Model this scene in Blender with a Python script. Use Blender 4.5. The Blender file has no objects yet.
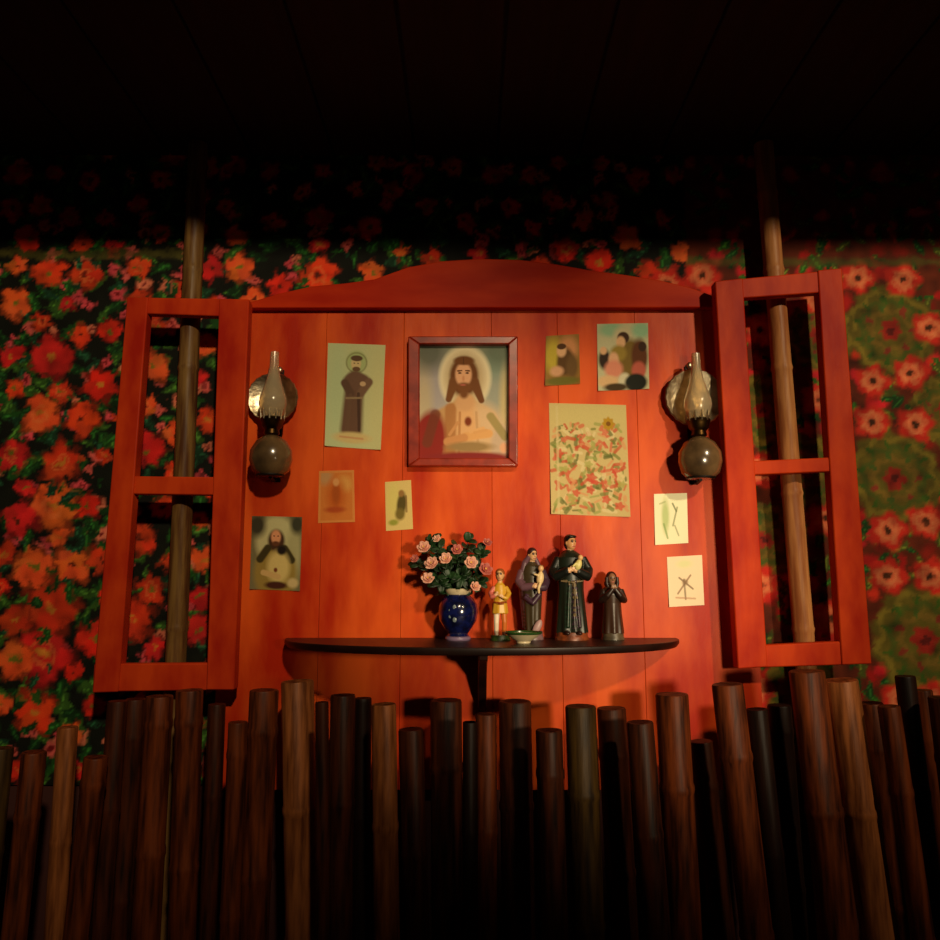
import bpy, bmesh, math, random
import numpy as np
from mathutils import Vector, Matrix, kdtree
S = bpy.context.scene
COL = S.collection
R = math.radians
# ---------------------------------------------------------------- camera, world, lamp, exposure
F, PITCH, CAMY, CAMZ = 765.0, R(8.0), -1.9, 1.45
cam_d = bpy.data.cameras.new('camera'); cam_d.sensor_width = 36; cam_d.lens = 36 * F / 940
cam_d.clip_start = .05
cam = bpy.data.objects.new('camera', cam_d); COL.objects.link(cam)
cam.location = (0, CAMY, CAMZ); cam.rotation_euler = (R(90) + PITCH, 0, 0)
S.camera = cam
w = bpy.data.worlds.new('world'); S.world = w; w.use_nodes = True
w.node_tree.nodes['Background'].inputs[0].default_value = (1.0, .62, .38, 1)
w.node_tree.nodes['Background'].inputs[1].default_value = .012
def spot(name, loc, aim, watts, cone, blend, radius, color):
    d = bpy.data.lights.new(name, 'SPOT'); d.energy = watts; d.spot_size = R(cone); d.spot_blend = blend
    d.shadow_soft_size = radius; d.color = color
    o = bpy.data.objects.new(name, d); COL.objects.link(o); o.location = loc
    o.rotation_euler = (Vector(aim) - Vector(loc)).to_track_quat('-Z', 'Y').to_euler()
    return o
LAMP = (2.0, -3.2, 3.25)
spot('unseen_spotlight', (.55, -3.2, 3.25), (-.85, 0, 1.72), 250, 38, .9, .08, (1.0, .80, .50))  # extra unseen spot, split off the key lamp to light the left cloth
spot('unseen_spotlight', LAMP, (.95, 0, 1.72), 290, 34, .9, .08, (1.0, .80, .50))
spot('low_spotlight', (1.0, -2.4, 1.5), (.26, 0, 1.47), 180, 33, 1.0, .10, (1.0, .80, .50))
vs = S.view_settings
vs.view_transform = 'Standard'; vs.look = 'None'; vs.gamma = 1; vs.use_curve_mapping = False
vs.exposure = 0.0

# ---------------------------------------------------------------- helpers
def at(px, py, Y=0.0):
    u, v = (px - 470) / F, (470 - py) / F
    d = Vector((u, math.cos(PITCH) - v * math.sin(PITCH), math.sin(PITCH) + v * math.cos(PITCH)))
    t = (Y - CAMY) / d.y
    return Vector((d.x * t, Y, CAMZ + d.z * t))
def pxm(Y): return (Y - CAMY) / F          # metres per pixel, about
def lin(c):
    c = np.asarray(c, float) / 255.0
    return np.where(c <= .04045, c / 12.92, ((c + .055) / 1.055) ** 2.4)
def col4(c): r = lin(c); return (float(r[0]), float(r[1]), float(r[2]), 1)

def mat(name, c, rough=.5, metal=0, c2=None, scale=8, stretch=(1, 1, 1), bump=0, bscale=None, detail=4, spec=.5, lo=.35, hi=.65, coat=0):
    m = bpy.data.materials.new(name); m.use_nodes = True
    nt = m.node_tree; b = nt.nodes['Principled BSDF']
    b.inputs['Base Color'].default_value = col4(c); b.inputs['Roughness'].default_value = rough
    b.inputs['Metallic'].default_value = metal; b.inputs['Specular IOR Level'].default_value = spec
    b.inputs['Coat Weight'].default_value = coat; b.inputs['Coat Roughness'].default_value = .15
    tc = nt.nodes.new('ShaderNodeTexCoord'); mp = nt.nodes.new('ShaderNodeMapping')
    mp.inputs['Scale'].default_value = stretch
    nt.links.new(tc.outputs['Object'], mp.inputs['Vector'])
    if c2 is not None:
        n = nt.nodes.new('ShaderNodeTexNoise'); n.inputs['Scale'].default_value = scale; n.inputs['Detail'].default_value = detail
        r = nt.nodes.new('ShaderNodeValToRGB')
        r.color_ramp.elements[0].position = lo; r.color_ramp.elements[1].position = hi
        r.color_ramp.elements[0].color = col4(c2); r.color_ramp.elements[1].color = col4(c)
        nt.links.new(mp.outputs[0], n.inputs['Vector']); nt.links.new(n.outputs['Fac'], r.inputs[0])
        nt.links.new(r.outputs[0], b.inputs['Base Color'])
    if bump:
        n2 = nt.nodes.new('ShaderNodeTexNoise'); n2.inputs['Scale'].default_value = bscale or scale * 3; n2.inputs['Detail'].default_value = 5
        bp = nt.nodes.new('ShaderNodeBump'); bp.inputs['Strength'].default_value = bump; bp.inputs['Distance'].default_value = .004
        nt.links.new(mp.outputs[0], n2.inputs['Vector']); nt.links.new(n2.outputs['Fac'], bp.inputs['Height'])
        nt.links.new(bp.outputs[0], b.inputs['Normal'])
    return m
def vmat(name, rough=.6, bump=0, bscale=200, spec=.4, coat=0):
    m = mat(name, (255, 255, 255), rough, bump=bump, bscale=bscale, spec=spec, coat=coat)
    nt = m.node_tree; a = nt.nodes.new('ShaderNodeVertexColor'); a.layer_name = 'Col'
    nt.links.new(a.outputs[0], nt.nodes['Principled BSDF'].inputs['Base Color'])
    return m
def glass(name, c, rough=.03):
    m = mat(name, c, rough); b = m.node_tree.nodes['Principled BSDF']
    b.inputs['Transmission Weight'].default_value = 1; b.inputs['IOR'].default_value = 1.45
    return m

def tag(o, label=None, cat=None, group=None, kind=None):
    if label: o['label'] = label
    if cat: o['category'] = cat
    if group: o['group'] = group
    if kind: o['kind'] = kind
    return o
def thing(name, label, cat, loc, group=None):
    o = bpy.data.objects.new(name, None); COL.objects.link(o); o.location = loc
    o.empty_display_size = .05
    return tag(o, label, cat, group)
def root_of(o):
    while o.parent: o = o.parent
    return o
def smooth(me, angle=40):
    me.polygons.foreach_set('use_smooth', [True] * len(me.polygons))
    try: me.set_sharp_from_angle(angle=R(angle))
    except Exception: pass
def link(name, me, m, parent=None, origin=None, label=None, sm=True):
    """link mesh data given in world coordinates as ONE object"""
    off = root_of(parent).location if parent else (Vector(origin) if origin is not None else Vector((0, 0, 0)))
    me.transform(Matrix.Translation(-Vector(off)))
    me.materials.append(m)
    if sm: smooth(me)
    o = bpy.data.objects.new(name, me); COL.objects.link(o)
    if parent: o.parent = parent
    else: o.location = off
    if label: o['label'] = label
    return o
def obj(name, bm, m, parent=None, origin=None, label=None, bevel=0, sm=True):
    bmesh.ops.recalc_face_normals(bm, faces=bm.faces)
    me = bpy.data.meshes.new(name); bm.to_mesh(me); bm.free()
    o = link(name, me, m, parent, origin, label, sm)
    if bevel:
        b = o.modifiers.new('bevel', 'BEVEL'); b.width = bevel; b.segments = 2; b.limit_method = 'ANGLE'; b.angle_limit = R(40)
    return o
def hexa(bm, q, y0, y1, q2=None):
    """prism: polygon q of (x,z) at y0 (front), q2 at y1 (back)"""
    q2 = q2 or q
    a = [bm.verts.new((p[0], y0, p[1])) for p in q]; b = [bm.verts.new((p[0], y1, p[1])) for p in q2]
    bm.faces.new(a); bm.faces.new(b[::-1]); n = len(q)
    for i in range(n): bm.faces.new((a[i], b[i], b[(i + 1) % n], a[(i + 1) % n]))
def box(bm, x0, x1, y0, y1, z0, z1): hexa(bm, [(x0, z0), (x1, z0), (x1, z1), (x0, z1)], y0, y1)
def tube(bm, pts, rad, seg=14, cap=True, sx=1, sy=1, wob=None):
    pts = [Vector(p) for p in pts]; rings = []
    up = None
    for i, p in enumerate(pts):
        d = (pts[min(i + 1, len(pts) - 1)] - pts[max(i - 1, 0)]).normalized()
        if up is None: up = Vector((0, 1, 0)) if abs(d.y) < .9 else Vector((1, 0, 0))
        a = (up - d * up.dot(d)).normalized(); b = d.cross(a)
        up = a
        r = rad[i] if hasattr(rad, '__len__') else rad
        rings.append([bm.verts.new(p + (a * math.cos(t) * sy + b * math.sin(t) * sx) * r * (wob(t, i) if wob else 1)) for t in [2 * math.pi * k / seg for k in range(seg)]])
    for A, B in zip(rings, rings[1:]):
        for k in range(seg): bm.faces.new((A[k], A[(k + 1) % seg], B[(k + 1) % seg], B[k]))
    if cap: bm.faces.new(rings[0][::-1]); bm.faces.new(rings[-1])
    return rings
def lathe(bm, prof, c, seg=32, sx=1, sy=1, axis='z', fold=None, cap=True):
    rings = []
    for i, (r, h) in enumerate(prof):
        ring = []
        for k in range(seg):
            t = 2 * math.pi * k / seg; f = fold(t, h) if fold else 1
            x, y = r * sx * math.cos(t) * f, r * sy * math.sin(t) * f
            v = (c[0] + x, c[1] + y, c[2] + h) if axis == 'z' else (c[0] + x, c[1] + h, c[2] + y)
            ring.append(bm.verts.new(v))
        rings.append(ring)
    for A, B in zip(rings, rings[1:]):
        for k in range(seg): bm.faces.new((A[k], A[(k + 1) % seg], B[(k + 1) % seg], B[k]))
    if cap:
        bm.faces.new(rings[0][::-1]); bm.faces.new(rings[-1])
def ell(bm, c, r, rot=None, seg=18):
    m = Matrix.Translation(Vector(c)) @ (rot.to_4x4() if rot else Matrix()) @ Matrix.Diagonal((*r, 1))
    bmesh.ops.create_uvsphere(bm, u_segments=seg, v_segments=seg * 2 // 3, radius=1, matrix=m)
def rotz(a): return Matrix.Rotation(R(a), 3, 'Z')
def roty(a): return Matrix.Rotation(R(a), 3, 'Y')
def rotx(a): return Matrix.Rotation(R(a), 3, 'X')

# colour-grid canvases for printed cloth and printed paper
class Canvas:
    def __init__(s, xs, ys, base):
        s.X, s.Y = np.meshgrid(xs, ys); s.C = np.empty(s.X.shape + (3,)); s.C[:] = lin(base)
    def blend(s, m, c, sl=None):
        c = lin(c) if not isinstance(c, np.ndarray) else c
        if sl is None: s.C += (c - s.C) * m[..., None]
        else: s.C[sl] += (c - s.C[sl]) * m[..., None]
    def win(s, x, y, r):
        xs, ys = s.X[0], s.Y[:, 0]
        i = np.where(np.abs(xs - x) <= r)[0]; j = np.where(np.abs(ys - y) <= r)[0]
        if not len(i) or not len(j): return None
        return (slice(j[0], j[-1] + 1), slice(i[0], i[-1] + 1))
    def ell(s, x, y, rx, ry, c, rot=0, soft=.25, a=1.0, lob=0, amp=0, ph=0):
        sl = s.win(x, y, max(rx, ry) * (1.6 + amp))
        if sl is None: return
        dx, dy = s.X[sl] - x, s.Y[sl] - y; ca, sa = math.cos(R(rot)), math.sin(R(rot))
        p, q = (dx * ca + dy * sa) / rx, (-dx * sa + dy * ca) / ry
        d = np.hypot(p, q)
        if lob: d = d / (1 + amp * np.cos(lob * np.arctan2(q, p) + ph))
        s.blend(a * np.clip((1 + soft / 2 - d) / soft, 0, 1), c, sl)
    def ring(s, x, y, r, wd, c, a=1, lob=0, amp=0, ph=0):
        sl = s.win(x, y, (r + wd) * (1.3 + amp))
        if sl is None: return
        dx, dy = s.X[sl] - x, s.Y[sl] - y; d = np.hypot(dx, dy)
        if lob: d = d / (1 + amp * np.cos(lob * np.arctan2(dy, dx) + ph))
        s.blend(a * np.clip(1.5 - np.abs(d - r) / wd * 1.5, 0, 1), c, sl)
    def cap(s, x0, y0, x1, y1, r, c, r1=None, soft=.4, a=1):
        r1 = r1 or r
        dx, dy = x1 - x0, y1 - y0; t = np.clip(((s.X - x0) * dx + (s.Y - y0) * dy) / (dx * dx + dy * dy), 0, 1)
        d = np.hypot(s.X - x0 - t * dx, s.Y - y0 - t * dy) / (r + (r1 - r) * t)
        s.blend(a * np.clip((1 + soft / 2 - d) / soft, 0, 1), c)
    def vgrad(s, c0, c1):
        t = ((s.Y - s.Y.min()) / (s.Y.max() - s.Y.min()))[..., None]; s.C[:] = lin(c0) * (1 - t) + lin(c1) * t
    def grain(s, rnd, amt): s.C *= 1 + amt * (rnd.random(s.C.shape[:2])[..., None] - .5)
def grid_mesh(name, P, C):
    """P (ny,nx,3) points, C (ny,nx,3) linear colours"""
    ny, nx = P.shape[:2]; idx = np.arange(ny * nx).reshape(ny, nx)
    f = np.stack([idx[:-1, :-1], idx[1:, :-1], idx[1:, 1:], idx[:-1, 1:]], -1).reshape(-1, 4)
    me = bpy.data.meshes.new(name); me.from_pydata(P.reshape(-1, 3).tolist(), [], f.tolist())
    a = me.color_attributes.new('Col', 'FLOAT_COLOR', 'POINT')
    c = np.ones((ny * nx, 4)); c[:, :3] = np.clip(C.reshape(-1, 3), 0, 1)
    a.data.foreach_set('color', c.ravel()); return me

# ---------------------------------------------------------------- materials
M = {}
M['cloth'] = vmat('printed_cotton', .75, bump=.25, bscale=300, spec=.2)
M['paper'] = vmat('printed_paper', .6, spec=.12)
M['plaster_figure'] = vmat('painted_plaster', .38, spec=.5)
M['board'] = mat('red_painted_boards', (232, 92, 28), .42, c2=(182, 38, 8), scale=6, stretch=(1.6, 1, .5), bump=.18, bscale=26, spec=.15)
M['pediment'] = mat('red_painted_pediment', (208, 58, 18), .45, c2=(176, 34, 10), scale=6, stretch=(.6, 1, 2), bump=.15, bscale=24, spec=.06)
M['shutter'] = mat('red_painted_shutter_wood', (212, 68, 24), .45, c2=(172, 34, 18), scale=9, stretch=(1.5, 1, .6), bump=.2, bscale=30, spec=.07)
M['shelf'] = mat('dark_shelf_wood', (38, 14, 8), .4, c2=(20, 7, 4), scale=14, stretch=(.4, 2, 2))
M['frame'] = mat('red_brown_frame', (172, 52, 28), .3, c2=(134, 34, 18), scale=30, coat=.2)
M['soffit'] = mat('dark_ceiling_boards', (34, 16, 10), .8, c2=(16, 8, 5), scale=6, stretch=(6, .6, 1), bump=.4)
M['earth'] = mat('packed_earth', (70, 44, 28), .95, c2=(48, 28, 18), scale=6, bump=.5)
def bamboo(name, c, c2, rough=.4): return mat(name, c, rough, c2=c2, scale=10, stretch=(7, 7, .7), bump=.25, bscale=14, spec=.16)
M['pole_tan'] = bamboo('tan_bamboo', (196, 134, 80), (150, 88, 50), .42)
M['pole_green'] = bamboo('greenish_bamboo', (132, 98, 52), (84, 50, 28), .42)
STK = [bamboo('dark_brown_bamboo', (74, 32, 12), (28, 11, 6), .5), bamboo('red_brown_bamboo', (112, 50, 18), (46, 18, 8), .5),
       bamboo('blackish_bamboo', (36, 17, 9), (18, 9, 6), .5), bamboo('olive_bamboo', (72, 50, 18), (32, 20, 8), .5), bamboo('highlit_brown_bamboo', (158, 92, 48), (90, 46, 20), .45)]  # last tone puts the bright highlight of a few stakes into their colour
M['blue_glaze'] = mat('blue_glaze', (16, 24, 78), .14, c2=(8, 11, 38), scale=60, coat=.6)
M['cream_glaze'] = mat('cream_glaze', (214, 196, 160), .3)
M['green_leaf'] = mat('dark_green_leaf', (32, 66, 28), .5, c2=(16, 36, 16), scale=50)
M['pink_petal'] = mat('pale_pink_petal', (236, 182, 156), .6, c2=(216, 148, 128), scale=70)
M['rose_petal'] = mat('deep_rose_petal', (206, 116, 100), .6, c2=(176, 84, 78), scale=70)
M['stamen'] = mat('yellow_stamen', (214, 170, 70), .7)
M['tin'] = mat('polished_tin', (226, 212, 182), .36, 1, c2=(176, 154, 120), scale=40, bump=.5, bscale=60)
M['brass'] = mat('dark_brass', (92, 66, 34), .35, 1, c2=(50, 34, 20), scale=30)
M['iron'] = mat('black_iron', (28, 22, 18), .5, .6)
M['lamp_glass'] = glass('clear_lamp_glass', (244, 226, 190), .16); M['lamp_glass'].node_tree.nodes['Principled BSDF'].inputs['Transmission Weight'].default_value = .75
M['font_glass'] = mat('smoky_lamp_glass', (112, 86, 56), .2, c2=(56, 42, 28), scale=14, coat=.7)
M['wick'] = mat('wick_cotton', (190, 170, 130), .9)
rnd = np.random.default_rng(7); random.seed(7)

# ---------------------------------------------------------------- setting
WY = .05                                                  # front of the wall cloth
xs = np.arange(-1.62, 1.6201, .005); zs = np.arange(.95, 2.6701, .005)
cv = Canvas(xs, zs, (14, 16, 8))
def W(px, py): p = at(px, py, WY); return p.x, p.z
K = pxm(WY)
XS = W(688, 300)[0]                                       # seam between the two cloths, behind the altar
REDS = [(232, 66, 26), (216, 40, 22), (238, 92, 38), (208, 34, 34), (204, 56, 24)]
PINK = [(222, 92, 84), (214, 70, 80), (226, 120, 90)]
GRN = [(26, 70, 22), (16, 48, 16), (48, 84, 26), (20, 56, 34)]
def leaf(x, z, l, rot, c=None):
    c = c or random.choice(GRN)
    cv.ell(x, z, l, l * .42, c, rot); cv.ell(x, z, l * .8, l * .07, [min(255, int(v * 1.7) + 10) for v in c], rot, soft=.8)
def poppy(x, z, r):
    c = random.choice(REDS); ph = random.uniform(0, 6)
    cv.ell(x, z, r * 1.02, r * .9, [int(v * .6) for v in c], random.uniform(0, 180), lob=random.choice((4, 5, 6, 7)), amp=random.uniform(.1, .28), ph=ph)
    for k in range(5):
        a = ph + k * 2 * math.pi / 5
        cv.ell(x + .5 * r * math.cos(a), z + .45 * r * math.sin(a), r * .48, r * .4, [min(255, int(v * random.uniform(.9, 1.12))) for v in c], math.degrees(a), soft=.4)
    if random.random() < .25: cv.ring(x, z, r * .38, r * .1, (240, 120, 60), .5)
    cv.ell(x, z, r * .22, r * .17, random.choice([(120, 110, 30), (200, 120, 40), (90, 30, 14)]), soft=.6)
def bud(x, z, r):
    c = random.choice(PINK)
    cv.ell(x, z, r, r * .8, c, random.uniform(0, 180), lob=4, amp=.2, ph=random.uniform(0, 6), soft=.5)
    cv.ell(x, z, r * .3, r * .3, (120, 20, 24), soft=.6)
# left cloth, crowded red blooms on near-black
for i in range(1500):
    x, z = random.uniform(-1.62, XS + .02), random.uniform(.95, 2.67); leaf(x, z, random.uniform(.018, .036), random.uniform(0, 180))
for i in range(560):
    bud(random.uniform(-1.62, XS), random.uniform(.95, 2.67), random.uniform(.011, .021))
spots = []
fixed = [(50, 357, 23), (40, 415, 20), (33, 568, 20), (72, 566, 18), (42, 655, 30), (48, 272, 17), (86, 275, 16), (54, 506, 25), (50, 608, 27),
         (15, 303, 16), (82, 420, 18), (60, 462, 20), (100, 385, 18), (12, 455, 18), (18, 520, 18), (95, 640, 18), (35, 712, 20), (70, 735, 12), (95, 706, 12),
         (15, 620, 16), (132, 620, 20), (152, 366, 17), (145, 450, 19), (140, 540, 17), (150, 590, 16), (205, 345, 12), (208, 420, 13), (205, 560, 14), (198, 630, 14),
         (240, 268, 16), (318, 276, 20), (372, 272, 13), (212, 268, 13), (432, 258, 12), (540, 268, 13), (600, 262, 14), (650, 276, 16), (280, 286, 14), (15, 660, 18), (110, 330, 14), (100, 560, 14)]
for px, py, r in fixed:
    x, z = W(px, py); spots.append((x, z)); poppy(x, z, r * K)
n = 0
while n < 5200:
    n += 1
    x, z = random.uniform(-1.6, XS), random.uniform(.95, 2.67)
    if all((x - a) ** 2 + (z - b) ** 2 > .080 ** 2 for a, b in spots): spots.append((x, z)); poppy(x, z, random.uniform(.022, .036))
for i in range(900):
    x, z = random.uniform(-1.62, XS), random.uniform(.95, 2.67)
    if all((x - a) ** 2 + (z - b) ** 2 > .035 ** 2 for a, b in spots): leaf(x, z, random.uniform(.012, .024), random.uniform(0, 180))
# right cloth: red ground, olive rosettes, pale ring flowers
cv.blend(np.clip((cv.X - XS) / .004, 0, 1), (96, 34, 14))
def rx(): return random.uniform(XS + .02, 1.62)
for i in range(420): cv.ell(rx(), random.uniform(.95, 2.67), random.uniform(.012, .03), random.uniform(.01, .02), random.choice([(214, 48, 26), (168, 22, 20), (206, 30, 40), (128, 26, 14)]), random.uniform(0, 180), soft=.7)
for i in range(760): leaf(rx(), random.uniform(.95, 2.67), random.uniform(.014, .026), random.uniform(0, 180), random.choice([(40, 84, 20), (24, 62, 20), (72, 80, 24)]))
def rosette(x, z, r):
    cv.ell(x, z, r, r, (96, 84, 24), lob=11, amp=.06, soft=.12)
    for q, c in ((.86, (128, 110, 36)), (.64, (70, 84, 26)), (.44, (124, 96, 34))):
        cv.ring(x, z, r * q, r * .09, c, .8, lob=9, amp=.07, ph=q * 9)
    for k in range(11):
        a = k * 2 * math.pi / 11; cv.ell(x + .74 * r * math.cos(a), z + .74 * r * math.sin(a), r * .1, r * .05, (60, 88, 22), math.degrees(a))
    for k in range(7):
        a = k * 2 * math.pi / 7; cv.ell(x + .5 * r * math.cos(a), z + .5 * r * math.sin(a), r * .09, r * .06, random.choice([(130, 50, 30), (70, 90, 30)]), math.degrees(a))
    cv.ell(x, z, r * .24, r * .24, (150, 34, 22), lob=6, amp=.12); cv.ell(x, z, r * .09, r * .09, (90, 20, 16))
def ringflower(x, z, r):
    cv.ell(x, z, r * 1.5, r * 1.4, (200, 40, 26), lob=5, amp=.12, soft=.3)
    cv.ell(x, z, r, r * .95, (214, 100, 64), lob=6, amp=.12, ph=random.uniform(0, 6), soft=.25)
    cv.ring(x, z, r * .62, r * .14, (226, 132, 84), .6)
    cv.ell(x, z, r * .3, r * .3, (70, 34, 12), soft=.4)
rf = [(858, 278), (903, 280), (930, 328), (873, 381), (911, 373), (872, 422), (916, 424), (888, 531), (926, 521), (888, 576), (932, 576), (702, 276), (668, 284), (760, 470), (760, 585), (830, 620),
      (760, 330), (818, 300), (826, 520), (820, 400), (756, 690), (930, 700), (900, 700)]
for j in range(7):
    for i in range(9): rf.append((985 + i * 46 + (j % 2) * 20, 250 + j * 90 + (i % 3) * 22))
for px, py in [(890, 330), (818, 335), (946, 410), (895, 478), (765, 540), (806, 470), (925, 640), (762, 410), (800, 690), (990, 470), (1010, 620), (1020, 330), (840, 760), (960, 780)]:
    rosette(*W(px, py), {(890, 330): 46, (895, 478): 47, (925, 640): 52}.get((px, py), 36) * K)
for px, py in rf: ringflower(*W(px, py), 12 * K)
# woven selvedge along the top of both cloths
zt = W(0, 254)[1]; zr = W(900, 262)[1]
cv.blend(.7 * np.clip(1.4 - np.abs(cv.Y - zt) / .012, 0, 1) * (cv.X < -.72), (84, 78, 30))
cv.blend(.7 * np.clip(1.4 - np.abs(cv.Y - zr) / .012, 0, 1) * (cv.X > XS), (84, 80, 30))
# hand-block printing: blur of the outlines and uneven ink
def smooth_noise(step, seed):
    g = np.random.default_rng(seed).normal(size=(len(zs) // step + 3, len(xs) // step + 3))
    jj, ii = np.arange(len(zs)) / step, np.arange(len(xs)) / step
    j0, i0 = jj.astype(int), ii.astype(int); fj, fi = (jj - j0)[:, None], (ii - i0)[None]
    a, b_, c_, d_ = g[np.ix_(j0, i0)], g[np.ix_(j0, i0 + 1)], g[np.ix_(j0 + 1, i0)], g[np.ix_(j0 + 1, i0 + 1)]
    return (a * (1 - fi) + b_ * fi) * (1 - fj) + (c_ * (1 - fi) + d_ * fi) * fj
amp = np.where(cv.X < XS, 1.05, .6)
J = np.clip(np.arange(len(zs))[:, None] + np.rint(amp * (smooth_noise(5, 1) + .6 * smooth_noise(2, 2))).astype(int), 0, len(zs) - 1)
I = np.clip(np.arange(len(xs))[None] + np.rint(amp * (smooth_noise(5, 3) + .6 * smooth_noise(2, 4))).astype(int), 0, len(xs) - 1)
cv.C = cv.C[J, I]; cv.C *= np.clip(1 + .22 * smooth_noise(4, 5) + .12 * smooth_noise(11, 6), .35, 1.5)[..., None]
P = np.stack([cv.X, np.full(cv.X.shape, WY) + .0012 * np.sin(cv.X * 9) * np.sin(cv.Y * 3), cv.Y], -1)
me = grid_mesh('wall_back', P, cv.C)
wall = link('wall_back', me, M['cloth'], sm=True); tag(wall, 'wall covered in red and green floral cloth behind the altar', kind='structure')
bm = bmesh.new(); box(bm, -2.6, 2.6, WY + .006, WY + .16, 0, 2.68)
tag(obj('wall_masonry', bm, mat('dark_wall_plaster', (60, 20, 14), .9)), kind='structure')
bm = bmesh.new()
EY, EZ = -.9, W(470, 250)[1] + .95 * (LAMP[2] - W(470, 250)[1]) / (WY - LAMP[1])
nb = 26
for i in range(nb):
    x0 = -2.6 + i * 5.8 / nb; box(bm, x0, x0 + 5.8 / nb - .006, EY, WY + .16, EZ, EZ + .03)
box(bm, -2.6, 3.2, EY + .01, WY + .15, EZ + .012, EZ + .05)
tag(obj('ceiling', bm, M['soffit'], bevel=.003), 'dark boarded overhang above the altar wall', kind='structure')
bm = bmesh.new(); box(bm, -2.6, 2.6, -2.6, WY + .16, -.05, 0)
tag(obj('floor', bm, M['earth']), kind='structure')

# ---------------------------------------------------------------- altar panel
altar = thing('altar_panel', 'tall red painted board panel with arched pediment, hung with pictures, centre of the wall', 'altar', (0, .03, at(480, 760).z))
pl = at(224, 500); pr = at(752, 500); zb, zt_ = at(480, 790).z, at(480, 300).z
bm = bmesh.new()
seams = [pl.x] + [at(p, 500).x for p in (322, 402, 492, 560, 640)] + [pr.x]
for a, b in zip(seams, seams[1:]): box(bm, a + .0003, b - .0003, 0, .03, zb, zt_)
box(bm, pl.x + .01, pr.x - .01, .02, WY - .002, zb + .01, zt_ - .01)
obj('back_board', bm, M['board'], altar, bevel=.0008)
bm = bmesh.new()
top = [(246, 303), (280, 293), (312, 286), (345, 283), (374, 279), (408, 267), (440, 261), (480, 258.5), (520, 259.5), (556, 264), (590, 270), (625, 274.5), (660, 280), (690, 287), (717, 297)]
q = [at(p, y, -.022) for p, y in top]
q = [(at(246, 308, -.022).x, at(246, 308, -.022).z)] + [(v.x, v.z) for v in q] + [(at(717, 307.5, -.022).x, at(717, 307.5, -.022).z)]
hexa(bm, q, -.022, WY - .001)
obj('pediment', bm, M['pediment'], altar, bevel=.003)

# ---------------------------------------------------------------- shutters
def bar(parent, name, pts, Y, th, m=None):
    q = [(at(p, y, Y).x, at(p, y, Y).z) for p, y in pts]
    bm = bmesh.new(); hexa(bm, q, Y, Y + th); return obj(name, bm, m or M['shutter'], parent, bevel=.003)
SY = -.078
def shutter(label, Y, stiles, rails):
    c = at(*stiles[0][3], Y)
    t = thing('window_shutter', label, 'shutter', (c.x, Y, c.z), 'open window shutters beside the altar')
    for s in stiles: bar(t, 'stile', s, Y, .034)
    for s in rails: bar(t, 'rail', s, Y + .004, .026)
    return t
sl = shutter('open red wooden window shutter at left of the altar', SY,
    [[(127, 297), (148, 297), (118, 692), (92, 693)], [(219, 299), (249, 300), (234, 690), (206, 690)]],
    [[(127, 297), (249, 299), (248, 317), (127, 313)], [(128, 476), (216, 477), (215, 495), (127, 494)], [(94, 664), (226, 663), (226, 690), (92, 692)]])
sr = shutter('open red wooden window shutter at right of the altar', SY,
    [[(715, 281), (743, 278), (768, 667), (738, 669)], [(818, 270), (842, 268), (872, 664), (842, 665)]],
    [[(715, 281), (842, 269), (842, 291), (716, 300)], [(750, 461), (836, 457), (838, 471), (751, 475)], [(745, 646), (870, 640), (871, 664), (747, 668)]])
# ---------------------------------------------------------------- bamboo poles
def pole(label, a, b, Y, r, m):
    p, q = at(*a, Y), at(*b, Y); d = (q - p) / (q.z - p.z)
    top = p + d * (EZ - .004 - p.z) if p.z > q.z else p
    bot = p + d * (0.0 - p.z)
    n = 40; pts = []; rad = []
    for i in range(n + 1):
        z = i / n; c = bot.lerp(top, z)
        pts.append(c); rad.append(r)
    for nz in (.36, 1.02, 1.33, 1.66, 1.98, 2.24, 2.45):              # swollen nodes
        for dz, k in ((-.012, 1.0), (-.004, 1.09), (.004, 1.02), (.012, 1.0)):
            f = (nz + dz - bot.z) / (top.z - bot.z); pts.append(bot.lerp(top, f)); rad.append(r * k)
    o = sorted(range(len(pts)), key=lambda i: pts[i].z)
    bm = bmesh.new(); tube(bm, [pts[i] for i in o], [rad[i] for i in o], 24)
    ob = obj('bamboo_pole', bm, m, origin=bot); return tag(ob, label, 'pole')
PY = -.010
pole('upright bamboo pole behind the left shutter, rising into the dark', (194, 245), (176, 655), PY, .0245, M['pole_green'])
pole('upright tan bamboo pole behind the right shutter, leaning slightly right at its foot', (772, 250), (804, 640), PY, .0245, M['pole_tan'])

# ---------------------------------------------------------------- pictures on the panel
def card(name, label, cv, quad, Y=-.0012, curl=0, parent=None, partname=None, cat='picture', group=None):
    """printed sheet: quad = photo corners TL TR BR BL laid on the panel, front at Y"""
    tl, tr, br, bl = [np.array(at(p, y, Y)) for p, y in quad]
    ny, nx = cv.X.shape; u = np.linspace(0, 1, nx)[None, :, None]; v = np.linspace(0, 1, ny)[:, None, None]
    P = (tl * (1 - u) + tr * u) * (1 - v) + (bl * (1 - u) + br * u) * v
    P[..., 1] -= curl * (np.abs(2 * u[..., 0] - 1) ** 3) * (v[..., 0] ** 2)
    # pad one ring for the sheet's edge going back to the board
    Pp = np.pad(P, ((1, 1), (1, 1), (0, 0)), mode='edge'); Cc = np.pad(cv.C, ((1, 1), (1, 1), (0, 0)), mode='edge')
    for sl in ((0, slice(None)), (-1, slice(None)), (slice(None), 0), (slice(None), -1)): Pp[sl][..., 1] += .0014
    me = grid_mesh(name, Pp, Cc)
    c = (tl + tr + br + bl) / 4
    if parent: return link(partname, me, M['paper'], parent)
    o = link(name, me, M['paper'], origin=c); return tag(o, label, cat, group)
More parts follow.
